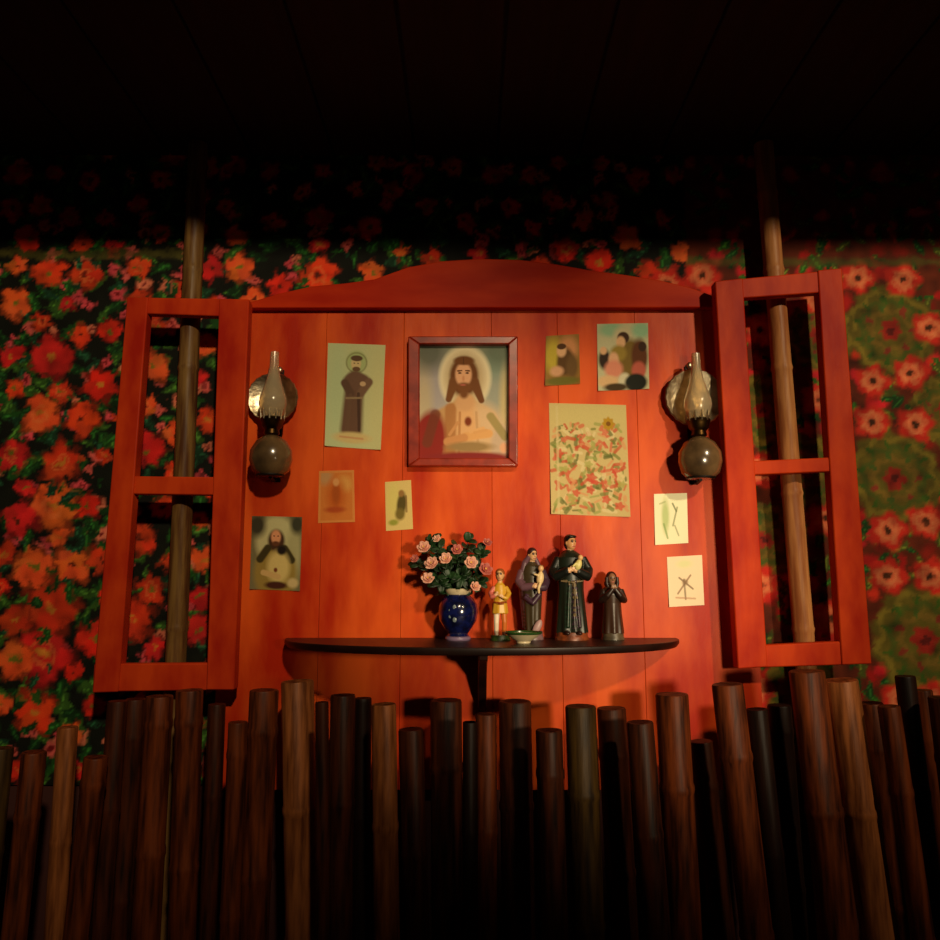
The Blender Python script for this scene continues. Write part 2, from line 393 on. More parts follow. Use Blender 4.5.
def sheet(wpx, hpx, base, res=.55):
    return Canvas(np.linspace(0, wpx, int(wpx / res)), np.linspace(0, hpx, int(hpx / res)), base)
SKIN = (226, 176, 130)
# 1 green card with a standing robed figure
c = sheet(57, 104, (202, 204, 150)); c.ell(10, 50, 10, 60, (186, 206, 158), soft=1.2, a=.6); c.ell(52, 60, 12, 70, (214, 204, 142), soft=1.2, a=.6)
c.ell(29, 18, 10, 11, (178, 190, 128), soft=.3); c.ring(29, 19, 10, 1.2, (120, 116, 70), .6)
c.cap(28, 36, 26, 86, 9, (110, 78, 60), 11); c.ell(30, 38, 14, 9, (114, 82, 64)); c.cap(18, 40, 24, 50, 4, (98, 70, 54)); c.cap(42, 38, 34, 50, 4, (124, 92, 70))
c.cap(24, 52, 22, 86, 2, (112, 82, 62), a=.7); c.cap(32, 50, 34, 86, 1.5, (58, 38, 32), a=.7); c.cap(20, 55, 36, 54, 1, (150, 124, 90))
c.ell(28.5, 20, 5, 6.5, (216, 188, 134)); c.ell(29, 14.5, 6, 3, (100, 72, 50)); c.ell(29, 25.5, 4, 2.5, (110, 78, 54)); c.ell(36, 40, 3, 2.4, (206, 170, 128))
c.ell(26.8, 19.5, .7, .6, (50, 30, 20)); c.ell(30.6, 19.5, .7, .6, (50, 30, 20))
c.ell(27, 94, 19, 5.5, (216, 190, 128), soft=.5); c.cap(15, 93.5, 38, 94.5, 1, (200, 130, 90), a=.6); c.grain(rnd, .08)
card('saint_card', 'pale green paper card of a standing brown robed figure', c, [(328, 343), (385.5, 345), (381, 450), (325, 446)], curl=.006)
# 2 framed print
c = sheet(88, 116, (168, 158, 150)); c.vgrad((140, 144, 120), (222, 206, 180))
c.ell(14, 45, 16, 34, (176, 164, 172), soft=1, a=.7); c.ell(78, 50, 14, 36, (160, 164, 150), soft=1, a=.8); c.ell(74, 22, 9, 14, (124, 150, 130), soft=1, a=.6)
c.ell(5, 62, 8, 36, (206, 186, 140), soft=1, a=.7); c.ell(85, 64, 6, 40, (214, 190, 130), soft=.9, a=.8)
c.ell(10, 10, 16, 18, (92, 96, 80), soft=1, a=.8); c.ell(78, 8, 16, 16, (104, 116, 96), soft=1, a=.8); c.ell(45, 35, 25, 32, (250, 234, 194), soft=.2); c.ell(45, 36, 20, 27, (214, 192, 152), soft=.5); c.ell(45, 36, 19, 25, (200, 170, 126), soft=.6, a=.7)
c.ell(46, 104, 38, 42, (206, 158, 104), soft=.15); c.cap(22, 76, 46, 62, 9, (206, 158, 104)); c.cap(68, 76, 46, 62, 9, (214, 172, 124))
c.ell(62, 90, 22, 28, (232, 194, 150), soft=.5, a=.8); c.ell(46, 82, 11, 24, (236, 180, 124), soft=.7); c.cap(31, 66, 30, 112, 5.5, (176, 112, 60), a=.75); c.cap(40, 70, 39, 110, 1.2, (190, 130, 78), a=.8); c.cap(56, 70, 58, 108, 1.2, (206, 160, 112), a=.8)
c.ell(8, 104, 17, 36, (150, 44, 36), rot=10, soft=.25); c.cap(16, 72, 8, 100, 5, (120, 60, 40), a=.8)
c.ell(81, 106, 11, 22, (206, 178, 150), soft=.4); c.cap(70, 74, 84, 94, 4, (156, 140, 76), a=.8)
c.ell(44, 34, 14, 20, (112, 66, 32), soft=.25); c.cap(34, 40, 29, 57, 5, (124, 76, 40), 3); c.cap(54, 40, 61, 58, 5, (120, 72, 38), 3); c.ell(45, 60, 9, 9, (222, 168, 118), soft=.5)
c.ell(43.5, 32, 8, 12, (232, 172, 128), soft=.3); c.ell(44, 45, 7.5, 5, (126, 76, 40), soft=.5); c.ell(44, 52, 4, 4, (126, 76, 40), soft=.8); c.ell(43, 42.5, 2.8, .9, (186, 100, 82), soft=.8)
c.cap(37.8, 28.4, 41.6, 28, .7, (100, 60, 34)); c.cap(45.6, 28, 49.4, 28.4, .7, (100, 60, 34)); c.ell(39.9, 30.5, 1.7, .9, (70, 40, 24), soft=.7); c.ell(47.2, 30.5, 1.7, .9, (70, 40, 24), soft=.7); c.ell(43.4, 36, 1.2, 2.8, (210, 144, 102), soft=.9); c.ell(44, 18, 10, 4.5, (118, 70, 34), soft=.4); c.cap(43.6, 15, 43.6, 21, .6, (90, 54, 28), a=.7)
c.ell(48, 79, 3.4, 4.6, (136, 60, 32), soft=.6); c.cap(46, 94, 68, 91, 4.2, (232, 172, 108)); c.cap(50, 89.5, 63, 85.5, 1.5, (236, 180, 120)); c.cap(54, 90, 66, 87.5, 1.3, (228, 168, 106)); c.cap(28, 99, 44, 95, 4, (212, 148, 94)); c.cap(30, 92, 38, 80, 1.5, (214, 152, 98)); c.ell(50, 104, 22, 5, (162, 130, 84), soft=.6); c.ell(50, 115, 44, 6, (140, 44, 42), soft=.5); c.ell(83, 105, 4, 5, (236, 172, 132), soft=.6)
c.grain(rnd, .05)
fp = thing('framed_picture', 'large wooden framed picture of a long haired haloed figure, above the flower vase', 'picture', at(464, 462, -.004))
card('print', None, c, [(419, 343), (509, 343), (509, 459), (419, 459)], Y=-.008, parent=fp, partname='print')
FY = -.026
fo = [(408, 336), (518, 336), (518, 466), (408, 466)]; fi = [(419.5, 344), (508.5, 344), (508.5, 458), (419.5, 458)]
for i in range(4):
    bar(fp, 'frame_side', [fo[i], fo[(i + 1) % 4], fi[(i + 1) % 4], fi[i]], FY, -FY - .0002, M['frame'])
bm = bmesh.new(); a, b = at(412, 340, -.003), at(514, 462, -.003); box(bm, a.x, b.x, -.0066, -.0003, b.z, a.z); obj('backing', bm, mat('brown_backing_board', (110, 74, 46), .9), fp)
# 3 small dim print
c = sheet(36, 50, (150, 110, 52)); c.ell(8, 20, 9, 16, (196, 172, 62), soft=.8); c.ell(24, 14, 10, 12, (206, 140, 90), soft=.7); c.ell(21, 27, 9, 14, (96, 66, 34), soft=.4); c.ell(17, 16, 5, 6, SKIN, soft=.5); c.ell(28, 32, 6, 12, (110, 80, 44), soft=.6)
c.ell(17, 11.5, 5, 3, (84, 54, 30)); c.ell(12, 36, 7, 5, (214, 160, 120), soft=.6); c.ell(18, 46, 18, 4, (112, 104, 40), soft=.5); c.grain(rnd, .1)
card('prayer_card', 'small dim yellow and brown card, upper left of the two by the arched top', c, [(546, 336), (579, 334), (580, 384), (545, 386)], curl=.004)
# 4 group print
c = sheet(51, 67, (196, 190, 150)); c.ell(14, 6, 12, 7, (150, 186, 146), soft=.7); c.ell(44, 7, 9, 8, (150, 190, 150), soft=.7); c.ell(25, 12, 8, 8, (208, 190, 150), soft=.8)
c.ell(33, 38, 12, 22, (122, 96, 40), soft=.3); c.ell(42, 34, 8, 18, (96, 52, 26), soft=.4); c.ell(26, 14.5, 6, 6, (66, 40, 26)); c.ell(23.5, 19, 4.5, 6, SKIN, soft=.4); c.ell(21, 30, 8, 8, (154, 128, 54), soft=.5); c.ell(41, 48, 7, 9, (188, 92, 74), soft=.4); c.ell(45, 24, 4, 5, (60, 36, 24))
c.ell(7, 36, 6, 10, (54, 38, 28), soft=.5); c.ell(6, 27, 3.4, 4, SKIN, soft=.5); c.ell(16, 36, 5, 7, (226, 172, 132), soft=.5); c.ell(16, 46, 9, 9, (222, 140, 112), soft=.5); c.ell(10, 58, 11, 6, (222, 180, 130), soft=.5); c.ell(27, 58, 6, 8, (214, 204, 170), soft=.4); c.ell(38, 60, 11, 9, (28, 30, 22), soft=.3); c.ell(18, 64, 12, 4, (70, 52, 26), soft=.5); c.grain(rnd, .08)
card('prayer_card', 'glossy coloured card of several robed figures, topmost at upper right of the panel', c, [(597, 324), (648, 323), (649, 389), (598, 391)], curl=.004)
# 5 large patterned sheet
c = sheet(80, 114, (206, 182, 122)); c.ell(40, 12, 44, 14, (206, 190, 122), soft=.8, a=.7)
rr = random.Random(4)
for i in range(260):
    x, y = rr.uniform(3, 77), rr.uniform(20, 110); a = rr.uniform(0, 3.1); l = rr.uniform(3, 9)
    c.cap(x, y, x + l * math.cos(a), y + l * math.sin(a), rr.uniform(.9, 2.1), rr.choice([(196, 66, 44), (206, 92, 64), (112, 122, 54), (96, 104, 48), (216, 150, 100), (224, 204, 150), (152, 158, 84)]), a=.75)
for i in range(22): c.ell(rr.uniform(6, 74), rr.uniform(24, 108), rr.uniform(2, 5), rr.uniform(2, 5), rr.choice([(214, 104, 76), (222, 200, 140), (170, 166, 88), (206, 74, 54)]), lob=5, amp=.2, a=.8)
c.ell(61, 20, 6, 6.5, (184, 140, 34), lob=8, amp=.12); c.ell(61, 20, 2.4, 2.4, (130, 84, 20)); c.cap(8, 4, 8, 112, 1.3, (214, 196, 140), a=.6); c.grain(rnd, .08)
card('patterned_sheet', 'large cream sheet scribbled with red and green sprigs, under the two small upper cards', c, [(549, 403), (626, 405), (630, 517), (551, 514)], curl=.006)
# 6 tan card
c = sheet(37, 53, (206, 118, 50)); c.ell(6, 6, 8, 8, (190, 140, 90), soft=.9); c.ell(26, 14, 9, 8, (214, 150, 74), soft=.9); c.ell(18, 26, 9, 16, (192, 92, 30), soft=.9); c.ell(18, 24, 4, 11, (170, 80, 26), soft=.7); c.ell(18, 12, 3.2, 4, (214, 150, 90), soft=.6); c.ell(17, 40, 10, 3, (176, 74, 30), soft=.8)
for a, b in (((1, 1), (36, 1)), ((1, 52), (36, 52)), ((1, 1), (1, 52)), ((36, 1), (36, 52))): c.cap(*a, *b, 1.3, (214, 134, 66))
c.grain(rnd, .1)
card('prayer_card', 'small orange brown card below the green saint card', c, [(319, 471), (354, 470), (355, 522), (318, 523)])
# 7 cream card, dark figure
c = sheet(28, 50, (218, 190, 118)); c.ell(9, 20, 7, 18, (214, 196, 112), soft=.9); c.ell(17, 24, 5, 12, (88, 74, 34), rot=8, soft=.5); c.ell(17, 13, 3, 3.6, (150, 110, 60), soft=.5); c.ell(15, 34, 5, 6, (120, 102, 46), soft=.6); c.ell(8, 42, 5, 3, (150, 150, 60), soft=.7); c.cap(22, 16, 22, 32, 1, (120, 90, 50), a=.7); c.grain(rnd, .08)
card('prayer_card', 'small narrow cream card with dark figure, left of the vase', c, [(385, 482), (411, 480), (413, 529), (386, 531)])
# 8 robed figure, halo
c = sheet(54, 78, (120, 110, 74)); c.ell(27, 26, 22, 27, (196, 188, 136), soft=.3); c.ell(46, 40, 8, 30, (172, 164, 116), soft=.8); c.ell(6, 10, 9, 12, (62, 56, 40), soft=.8); c.ell(49, 8, 7, 10, (62, 60, 44), soft=.8)
c.ell(27, 60, 23, 30, (154, 128, 60), soft=.25); c.ell(27, 26, 9, 12, (72, 46, 28), soft=.35); c.cap(18, 34, 10, 46, 4, (64, 54, 26)); c.cap(36, 34, 44, 46, 4, (64, 54, 26)); c.ell(30, 54, 12, 17, (214, 188, 116), soft=.5); c.ell(33, 36, 5, 5, (34, 24, 20), soft=.6)
c.ell(26.5, 22, 5.2, 7.4, (222, 152, 108), soft=.4); c.ell(24.5, 21, 1, .7, (60, 34, 20)); c.ell(28.8, 21, 1, .7, (60, 34, 20)); c.ell(26.5, 29, 4, 2.6, (100, 58, 34), soft=.6); c.ell(27, 57, 2, 2.4, (120, 56, 28), soft=.6); c.ell(28, 73, 12, 4, (74, 36, 24), soft=.5); c.ell(46, 70, 6, 5, (206, 180, 124), soft=.6); c.cap(14, 60, 30, 64, 3, (208, 170, 108))
c.grain(rnd, .08)
card('prayer_card', 'card of a haloed figure in yellow robes, lowest at left of the panel', c, [(252, 516), (302, 517), (300, 591), (250, 589)], curl=.004)
# 9, 10 two white slips
c = sheet(36, 50, (252, 246, 206)); c.ell(12, 22, 4, 16, (190, 206, 138), soft=.8, a=.9); c.cap(20, 10, 24, 18, .9, (110, 120, 84), a=.8); c.cap(25, 14, 20, 32, .9, (120, 130, 84), a=.7); c.cap(10, 30, 14, 44, 1, (130, 160, 90), a=.7); c.cap(22, 32, 26, 42, .8, (130, 130, 90), a=.6); c.cap(6, 10, 12, 8, .8, (160, 170, 110), a=.6); c.grain(rnd, .04)
card('white_slip', 'upper of two small white slips at right, sketched in green', c, [(654, 494), (687, 493), (688, 543), (655, 545)], curl=.003)
c = sheet(37, 51, (252, 228, 192)); c.cap(10, 38, 24, 20, .9, (150, 110, 84), a=.8); c.cap(12, 22, 26, 34, .9, (130, 100, 76), a=.8); c.cap(17, 24, 18, 44, 1, (120, 96, 74), a=.7); c.ell(18, 27, 3, 3, (150, 120, 92), soft=.8, a=.8); c.cap(8, 42, 28, 44, .9, (190, 130, 100), a=.6); c.ell(18, 8, 8, 4, (236, 230, 176), soft=.9); c.grain(rnd, .04)
card('white_slip', 'lower of two small white slips at right, with crossed brown strokes', c, [(667, 557), (702, 555), (704, 605), (669, 607)], curl=.003)

# ---------------------------------------------------------------- half-moon shelf
HS = .145; ZS = CAMZ - HS; TH = .017
sl_x, sr_x = at(287, 640).x, at(676, 636).x; cx = (sl_x + sr_x) / 2; hw = (sr_x - sl_x) / 2; DEP = .27
shelf = thing('half_moon_shelf', 'dark wooden half-moon shelf on one bracket, below the pictures', 'shelf', (cx, 0, ZS - TH))
def arc(k, n=48): return [(cx + k * hw * math.cos(math.pi * i / n), -k * DEP * math.sin(math.pi * i / n) ** .9) for i in range(n + 1)]
bm = bmesh.new()
prof = [(1.0, ZS), (1.0, ZS - TH * .45), (.985, ZS - TH)]
rings = [[bm.verts.new((x, y, z)) for x, y in arc(k)] for k, z in prof]
bm.faces.new(rings[0]); bm.faces.new(rings[-1][::-1])
for A, B in zip(rings, rings[1:]):
    for i in range(len(A)): bm.faces.new((A[i], B[i], B[(i + 1) % len(A)], A[(i + 1) % len(A)]))
obj('shelf_board', bm, M['shelf'], shelf, bevel=.002)
bx = at(482, 660).x; zb1 = at(482, 712).z; zs1 = ZS - TH
bm = bmesh.new()
pr_ = [(0, zs1), (-.19, zs1), (-.185, zs1 - .018), (-.13, zs1 - .03), (-.075, zs1 - .062), (-.05, zs1 - .10), (-.022, zb1 + .02), (0, zb1)]
A = [bm.verts.new((bx - .010, y, z)) for y, z in pr_]; B = [bm.verts.new((bx + .010, y, z)) for y, z in pr_]
bm.faces.new(A); bm.faces.new(B[::-1])
for i in range(len(A)): bm.faces.new((A[i], B[i], B[(i + 1) % len(A)], A[(i + 1) % len(A)]))
obj('bracket', bm, M['shelf'], shelf, bevel=.002)

# ---------------------------------------------------------------- statuettes
class Sculpt:
    """solid pieces fused into one continuous painted surface"""
    def __init__(s): s.bm = bmesh.new(); s.lay = s.bm.verts.layers.int.new('piece'); s.c = [None]
    def _mark(s, c):
        s.c.append(c)
        for v in s.bm.verts:
            if v[s.lay] == 0: v[s.lay] = len(s.c) - 1
    def ell(s, c, r, col, rot=None): ell(s.bm, c, r, rot, 22); s._mark(col)
    def tube(s, pts, rad, col, seg=14, **k):
        P, Q = [], []
        rad = rad if hasattr(rad, '__len__') else [rad] * len(pts)
        for i in range(len(pts) - 1):
            for t in (0, .25, .5, .75): P.append(Vector(pts[i]).lerp(Vector(pts[i + 1]), t)); Q.append(rad[i] * (1 - t) + rad[i + 1] * t)
        P.append(Vector(pts[-1])); Q.append(rad[-1])
        tube(s.bm, P, Q, seg, **k); s._mark(col)
        ell(s.bm, P[-1], (Q[-1],) * 3, seg=10); s._mark(col)
    def lathe(s, prof, c, col, sx=1, sy=1, fold=None):
        pr = []
        for a, b in zip(prof, prof[1:]):
            for t in (0, .25, .5, .75): pr.append((a[0] * (1 - t) + b[0] * t, a[1] * (1 - t) + b[1] * t))
        pr.append(prof[-1]); lathe(s.bm, pr, c, 48, sx, sy, fold=fold); s._mark(col)
    def hand(s, w, d, col, k=1):
        """small hand: palm, four fingers and a thumb, curled along d"""
        w, d = Vector(w), Vector(d).normalized(); side = d.cross(Vector((0, -1, 0))).normalized()
        s.ell(w, (.0046 * k, .0034 * k, .0046 * k), col)
        for i in range(4):
            a = w + side * (i - 1.5) * .0024 * k + d * .003 * k; l = (.007, .0085, .008, .0062)[i] * k
            s.tube([a, a + d * l * .6 + Vector((0, -.001, 0)), a + d * l + Vector((0, .0012, 0))], [.0014 * k, .0013 * k, .001 * k], col, 8)
        a = w + side * .004 * k; s.tube([a, a + (d * .5 + side * .6) * .006 * k], [.0015 * k, .0011 * k], col, 8)
    def head(s, c, k, skin, yaw=0, tilt=0, lips=(170, 90, 76)):
        m = rotz(yaw) @ rotx(tilt); c = Vector(c); f = lambda x, y, z: c + m @ Vector((x * k, y * k, z * k))
        s.ell(c, (.0118 * k, .0138 * k, .0165 * k), skin, m)                       # skull and jaw
        s.ell(f(0, -.004, -.008), (.0088 * k, .0088 * k, .0084 * k), skin, m)
        s.ell(f(0, -.0142, -.001), (.0018 * k, .0026 * k, .004 * k), skin, m)
        s.ell(f(0, -.0126, -.0085), (.0036 * k, .0014 * k, .0011 * k), lips, m)
        for q in (-1, 1):
            s.ell(f(q * .0046, -.0122, .0022), (.0021 * k, .0018 * k, .0013 * k), (40, 24, 18), m)
            s.ell(f(q * .0046, -.0122, .0052), (.0028 * k, .0014 * k, .0007 * k), (70, 42, 28), m)
            s.ell(f(q * .0118, .001, -.001), (.0016 * k, .0028 * k, .004 * k), skin, m)
        return f, m
    def finish(s, name, loc, parent, voxel=.0011, m=None):
        kd = kdtree.KDTree(len(s.bm.verts))
        for v in s.bm.verts: kd.insert(v.co, v[s.lay])
        kd.balance()
        bmesh.ops.recalc_face_normals(s.bm, faces=s.bm.faces)
        me = bpy.data.meshes.new('tmp'); s.bm.to_mesh(me); s.bm.free()
        t = bpy.data.objects.new('tmp', me); COL.objects.link(t)
        r = t.modifiers.new('r', 'REMESH'); r.mode = 'VOXEL'; r.voxel_size = voxel
        q = t.modifiers.new('s', 'SMOOTH'); q.factor = .5; q.iterations = 3
        dg = bpy.context.evaluated_depsgraph_get()
        out = bpy.data.meshes.new_from_object(t.evaluated_get(dg)); out.name = name
        bpy.data.objects.remove(t); bpy.data.meshes.remove(me)
        a = out.color_attributes.new('Col', 'FLOAT_COLOR', 'POINT')
        cl = np.ones((len(out.vertices), 4)); L = [lin(c or (0, 0, 0)) for c in s.c]
        for i, v in enumerate(out.vertices): cl[i, :3] = L[kd.find(v.co)[1]]
        a.data.foreach_set('color', cl.ravel())
        out.transform(Matrix.Translation(Vector(loc)))
        o = link(name, out, m or M['plaster_figure'], parent, sm=True); return o
def folds(n, amp, z1, ph=0):
    return lambda t, h: 1 + amp * max(0, 1 - h / z1) * math.cos(n * t + ph)
def plinth(parent, loc, rx, ry, h, c, name='plinth'):
    bm = bmesh.new(); lathe(bm, [(1, 0), (1.0, h * .3), (.94, h * .45), (.94, h * .8), (.9, h)], (loc[0], loc[1], loc[2]), 40, rx, ry)
    return obj(name, bm, mat('painted_plinth', c, .4, c2=[int(v * .6) for v in c], scale=60), parent)
GF = 'painted saint statuettes on the shelf'
def place(px, Y): p = at(px, 600, Y); return Vector((p.x, Y, ZS))
# tall dark robed friar
L = place(571, -.06); T = thing('statuette', 'tallest statuette, black haired friar in dark green robe holding a pale bundle', 'statuette', L, GF)
s = Sculpt(); G1, G2, PUR = (24, 31, 21), (17, 20, 16), (58, 38, 52)
s.lathe([(.0375, .016), (.036, .03), (.033, .07), (.030, .115), (.0315, .15), (.034, .175), (.0315, .192), (.02, .203), (.0105, .209)], (0, 0, 0), G1, 1, .78, folds(9, .09, .15))
for x, z0 in ((-.012, .03), (.004, .028), (.016, .03)): s.tube([(x, -.026, z0), (x * .8, -.025, .075), (x * .5, -.0235, .135)], [.0042, .0036, .002], PUR if x > 0 else (26, 52, 34), 10)
s.tube([(0, 0, .2), (0, -.001, .216)], [.0085, .0085], SKIN)
f, m_ = s.head((.001, -.002, .2275), 1.05, (214, 156, 104), yaw=32)
for q in (-1, 1):
    s.tube([(q * .028, 0, .19), (q * .0415, -.008, .162), (q * .036, -.022, .148), (q * .012, -.034, .160)], [.0115, .0115, .012, .0105], G2)
    s.hand((q * .006, -.040, .1625), (-q * .6, -.1, .7), SKIN)
s.tube([(-.026, -.02, .137), (0, -.0268, .134), (.026, -.02, .137)], .0022, (120, 100, 70), 8)
s.tube([(.004, -.027, .134), (.006, -.029, .10), (.005, -.029, .06)], .0018, (120, 100, 70), 8)
for q in (-1, 1): s.ell((q * .014, -.032, .017), (.007, .013, .005), (50, 28, 22))
s.finish('body', L, T)
h = Sculpt(); K1 = (16, 13, 13)
h.ell(f(0, .0035, .0065), (.0142, .0142, .0135), K1, m_); h.ell(f(0, .006, -.003), (.0135, .0095, .015), K1, m_); h.ell(f(0, -.0055, .0135), (.0128, .0085, .0045), K1, m_)
h.ell((0, .013, .2), (.021, .012, .012), K1)
h.finish('hair', L, T)
b = Sculpt(); CR = (222, 208, 130)
b.ell((.013, -.040, .174), (.0085, .008, .0135), CR, roty(18)); b.ell((.0185, -.0415, .191), (.0062, .0064, .0068), (226, 178, 120)); b.tube([(.008, -.046, .178), (.0, -.047, .171)], [.003, .0024], CR)
b.finish('bundle', L, T)['label'] = 'pale yellow bundle held in the arms'
plinth(T, L, .040, .034, .018, (150, 72, 34))
# mother with infant
L = place(532, -.055); T = thing('statuette', 'statuette of a veiled woman in mauve and olive carrying a pale infant', 'statuette', L, GF)
s = Sculpt(); MV, OL = (104, 70, 82), (62, 50, 30)
s.lathe([(.017, .018), (.019, .04), (.021, .07), (.024, .11), (.0245, .14), (.0255, .158), (.02, .172), (.0095, .181)], (0, 0, 0), OL, 1, .8, folds(8, .1, .14))
s.lathe([(.018, .026), (.021, .06), (.025, .1), (.0275, .14), (.026, .165), (.013, .178)], (-.004, .007, 0), MV, 1, .75, folds(6, .1, .15, 1))
s.tube([(0, 0, .17), (.001, -.001, .188)], [.0075, .007], SKIN)
f, m_ = s.head((.002, -.003, .199), .88, (222, 170, 122), yaw=28, tilt=6)
s.tube([(-.024, 0, .16), (-.032, -.010, .135), (-.022, -.022, .122), (.002, -.030, .126)], [.010, .010, .0098, .008], MV); s.hand((.006, -.033, .127), (.9, -.1, .25), SKIN, .9)
s.tube([(.024, 0, .16), (.033, -.010, .136), (.026, -.026, .122), (.014, -.032, .122)], [.010, .0102, .010, .008], (66, 44, 60)); s.hand((.010, -.036, .122), (-.8, -.2, .4), SKIN, .9)
s.tube([(-.018, -.014, .10), (0, -.022, .085), (.016, -.016, .105)], [.006, .006, .006], (66, 40, 58))
s.finish('body', L, T)
h = Sculpt(); HD = (52, 24, 24)
h.ell(f(0, .003, .006), (.0122, .0122, .0122), HD, m_); h.ell(f(0, .0065, -.010), (.0132, .0085, .018), HD, m_)
h.tube([f(-.010, 0, -.004), (-.016, .0, .18), (-.022, -.004, .155)], [.005, .008, .008], MV); h.tube([f(.010, .004, -.004), (.014, .005, .18), (.02, .004, .158)], [.004, .006, .007], MV)
h.finish('veil', L, T)
b = Sculpt(); CC = (232, 200, 146)
b.ell((.017, -.033, .143), (.0088, .008, .0165), CC, roty(8)); b.ell((.019, -.034, .166), (.0068, .0068, .0075), (226, 178, 124)); b.ell((.019, -.032, .170), (.0066, .0062, .005), (120, 76, 40))
b.tube([(.012, -.038, .15), (.003, -.038, .153)], [.003, .002], CC); b.tube([(.017, -.038, .133), (.012, -.043, .12), (.013, -.041, .11)], [.004, .0034, .0028], CC)
b.finish('infant', L, T)['label'] = 'pale infant held against the chest'
plinth(T, L, .026, .024, .02, (132, 100, 104))
bm = bmesh.new(); ell(bm, L + Vector((.010, -.020, .030)), (.009, .006, .019), roty(28)); obj('cloth_fold', bm, mat('pale_mauve_plaster', (176, 140, 140), .4), T, label='pale mauve hem of the robe')
# child in yellow
L = place(500, -.075); T = thing('statuette', 'small statuette of a child in yellow tunic with pale legs, right of the vase', 'statuette', L, GF)
s = Sculpt(); YL, OR = (214, 160, 44), (206, 110, 40)
s.lathe([(.019, .062), (.017, .08), (.0145, .1), (.0155, .115), (.012, .127), (.006, .134)], (0, 0, 0), YL, 1, .8, folds(7, .1, .11))
s.tube([(-.008, 0, .07), (-.009, -.006, .04), (-.009, -.002, .014)], [.008, .0062, .005], (236, 214, 186)); s.tube([(.008, 0, .07), (.010, -.006, .042), (.009, -.002, .014)], [.008, .0062, .005], OR)
for q in (-1, 1): s.ell((q * .009, -.009, .0135), (.0048, .009, .0042), (236, 214, 186) if q < 0 else (90, 50, 26))
s.tube([(0, 0, .128), (0, 0, .14)], [.006, .0058], SKIN)
f, m_ = s.head((0, -.002, .151), .82, (226, 172, 118), yaw=-12)
s.tube([(-.013, 0, .122), (-.022, -.006, .108), (-.019, -.016, .1), (-.012, -.019, .104)], [.0062, .006, .0054, .0045], (214, 110, 96)); s.hand((-.010, -.021, .106), (.5, -.3, .8), SKIN, .75)
s.tube([(.013, 0, .122), (.021, -.006, .108), (.014, -.018, .097), (.006, -.02, .1)], [.0062, .006, .0054, .0045], YL); s.hand((.004, -.022, .101), (-.8, -.2, .5), SKIN, .75)
s.tube([(-.014, -.008, .088), (0, -.0155, .085), (.014, -.008, .088)], .002, (140, 60, 26), 8)
s.finish('body', L, T, .001)
h = Sculpt(); HB = (150, 84, 36)
h.ell(f(0, .0028, .006), (.0112, .0112, .0108), HB, m_); h.ell(f(0, .006, -.004), (.0108, .0074, .012), HB, m_)
h.finish('hair', L, T, .001)
plinth(T, L, .024, .021, .012, (62, 84, 30))
# small dark kneeling-hood figure
L = place(612, -.055); T = thing('statuette', 'small dark brown hooded statuette with raised hands, rightmost on the shelf', 'statuette', L, GF)
s = Sculpt(); B1, B2 = (58, 34, 20), (40, 22, 16)
s.lathe([(.0255, .014), (.0245, .03), (.022, .06), (.021, .085), (.0235, .105), (.021, .12), (.009, .130)], (0, 0, 0), B1, 1, .85, folds(8, .08, .1))
s.tube([(0, 0, .12), (0, 0, .136)], [.007, .007], (150, 104, 74))
f, m_ = s.head((0, -.003, .1425), .8, (150, 106, 78), yaw=8, tilt=8)
for q in (-1, 1):
    s.tube([(q * .020, 0, .115), (q * .026, -.010, .092), (q * .014, -.024, .104), (q * .004, -.027, .117)], [.0088, .009, .008, .0058], B2); s.hand((q * .003, -.028, .121), (-q * .1, -.05, 1), (150, 110, 84), .75)
s.finish('body', L, T, .001)
h = Sculpt(); h.ell((0, .003, .1455), (.0132, .0125, .0145), B2); h.ell((0, .006, .13), (.017, .012, .012), B2); h.tube([(-.012, -.004, .146), (-.013, -.006, .132), (-.010, -.008, .122)], .0045, B2); h.tube([(.012, -.004, .146), (.013, -.006, .132), (.010, -.008, .122)], .0045, B2)
h.finish('hood', L, T, .001)
plinth(T, L, .027, .024, .016, (92, 78, 58))
# bowl
L = place(523, -.165)
T = thing('offering_bowl', 'small cream bowl with green rim at the shelf front', 'bowl', L)
bm = bmesh.new(); lathe(bm, [(.014, 0), (.016, .002), (.016, .005), (.030, .014), (.040, .0225), (.038, .0225), (.029, .016), (.012, .008)], L, 40, 1, .95); obj('bowl', bm, M['cream_glaze'], T)
bm = bmesh.new(); lathe(bm, [(.0385, .0205), (.0412, .0222), (.0418, .0246), (.0398, .0262), (.0376, .0248), (.0374, .0215)], L, 40, 1, .95, cap=False); obj('rim', bm, mat('green_glaze', (40, 74, 30), .25), T, label='dark green rim')

# ---------------------------------------------------------------- vase and flowers
L = place(458, -.07)
vase = thing('flower_vase', 'cobalt blue glazed vase full of pale flowers, at left on the shelf', 'vase', L)
vp = [(.0275, 0), (.029, .004), (.0255, .010), (.0235, .015), (.031, .026), (.0435, .045), (.0468, .064), (.0445, .082), (.036, .096), (.028, .103), (.0255, .108), (.0225, .108), (.0265, .1), (.04, .08), (.042, .06), (.03, .03), (.012, .022)]
bm = bmesh.new(); lathe(bm, vp, L, 48); obj('body', bm, M['blue_glaze'], vase)
bm = bmesh.new(); lathe(bm, [(.0250, .104), (.0275, .106), (.0318, .114), (.0325, .118), (.030, .1195), (.0262, .114), (.0232, .105)], L, 40, cap=False); obj('lip', bm, M['cream_glaze'], vase, label='cream flared lip')
bm = bmesh.new(); lathe(bm, [(.0282, -.0002), (.0302, .003), (.0292, .0075), (.0262, .0095)], L, 40); obj('foot', bm, mat('lavender_glaze', (128, 106, 136), .3), vase, label='pale lavender foot ring')
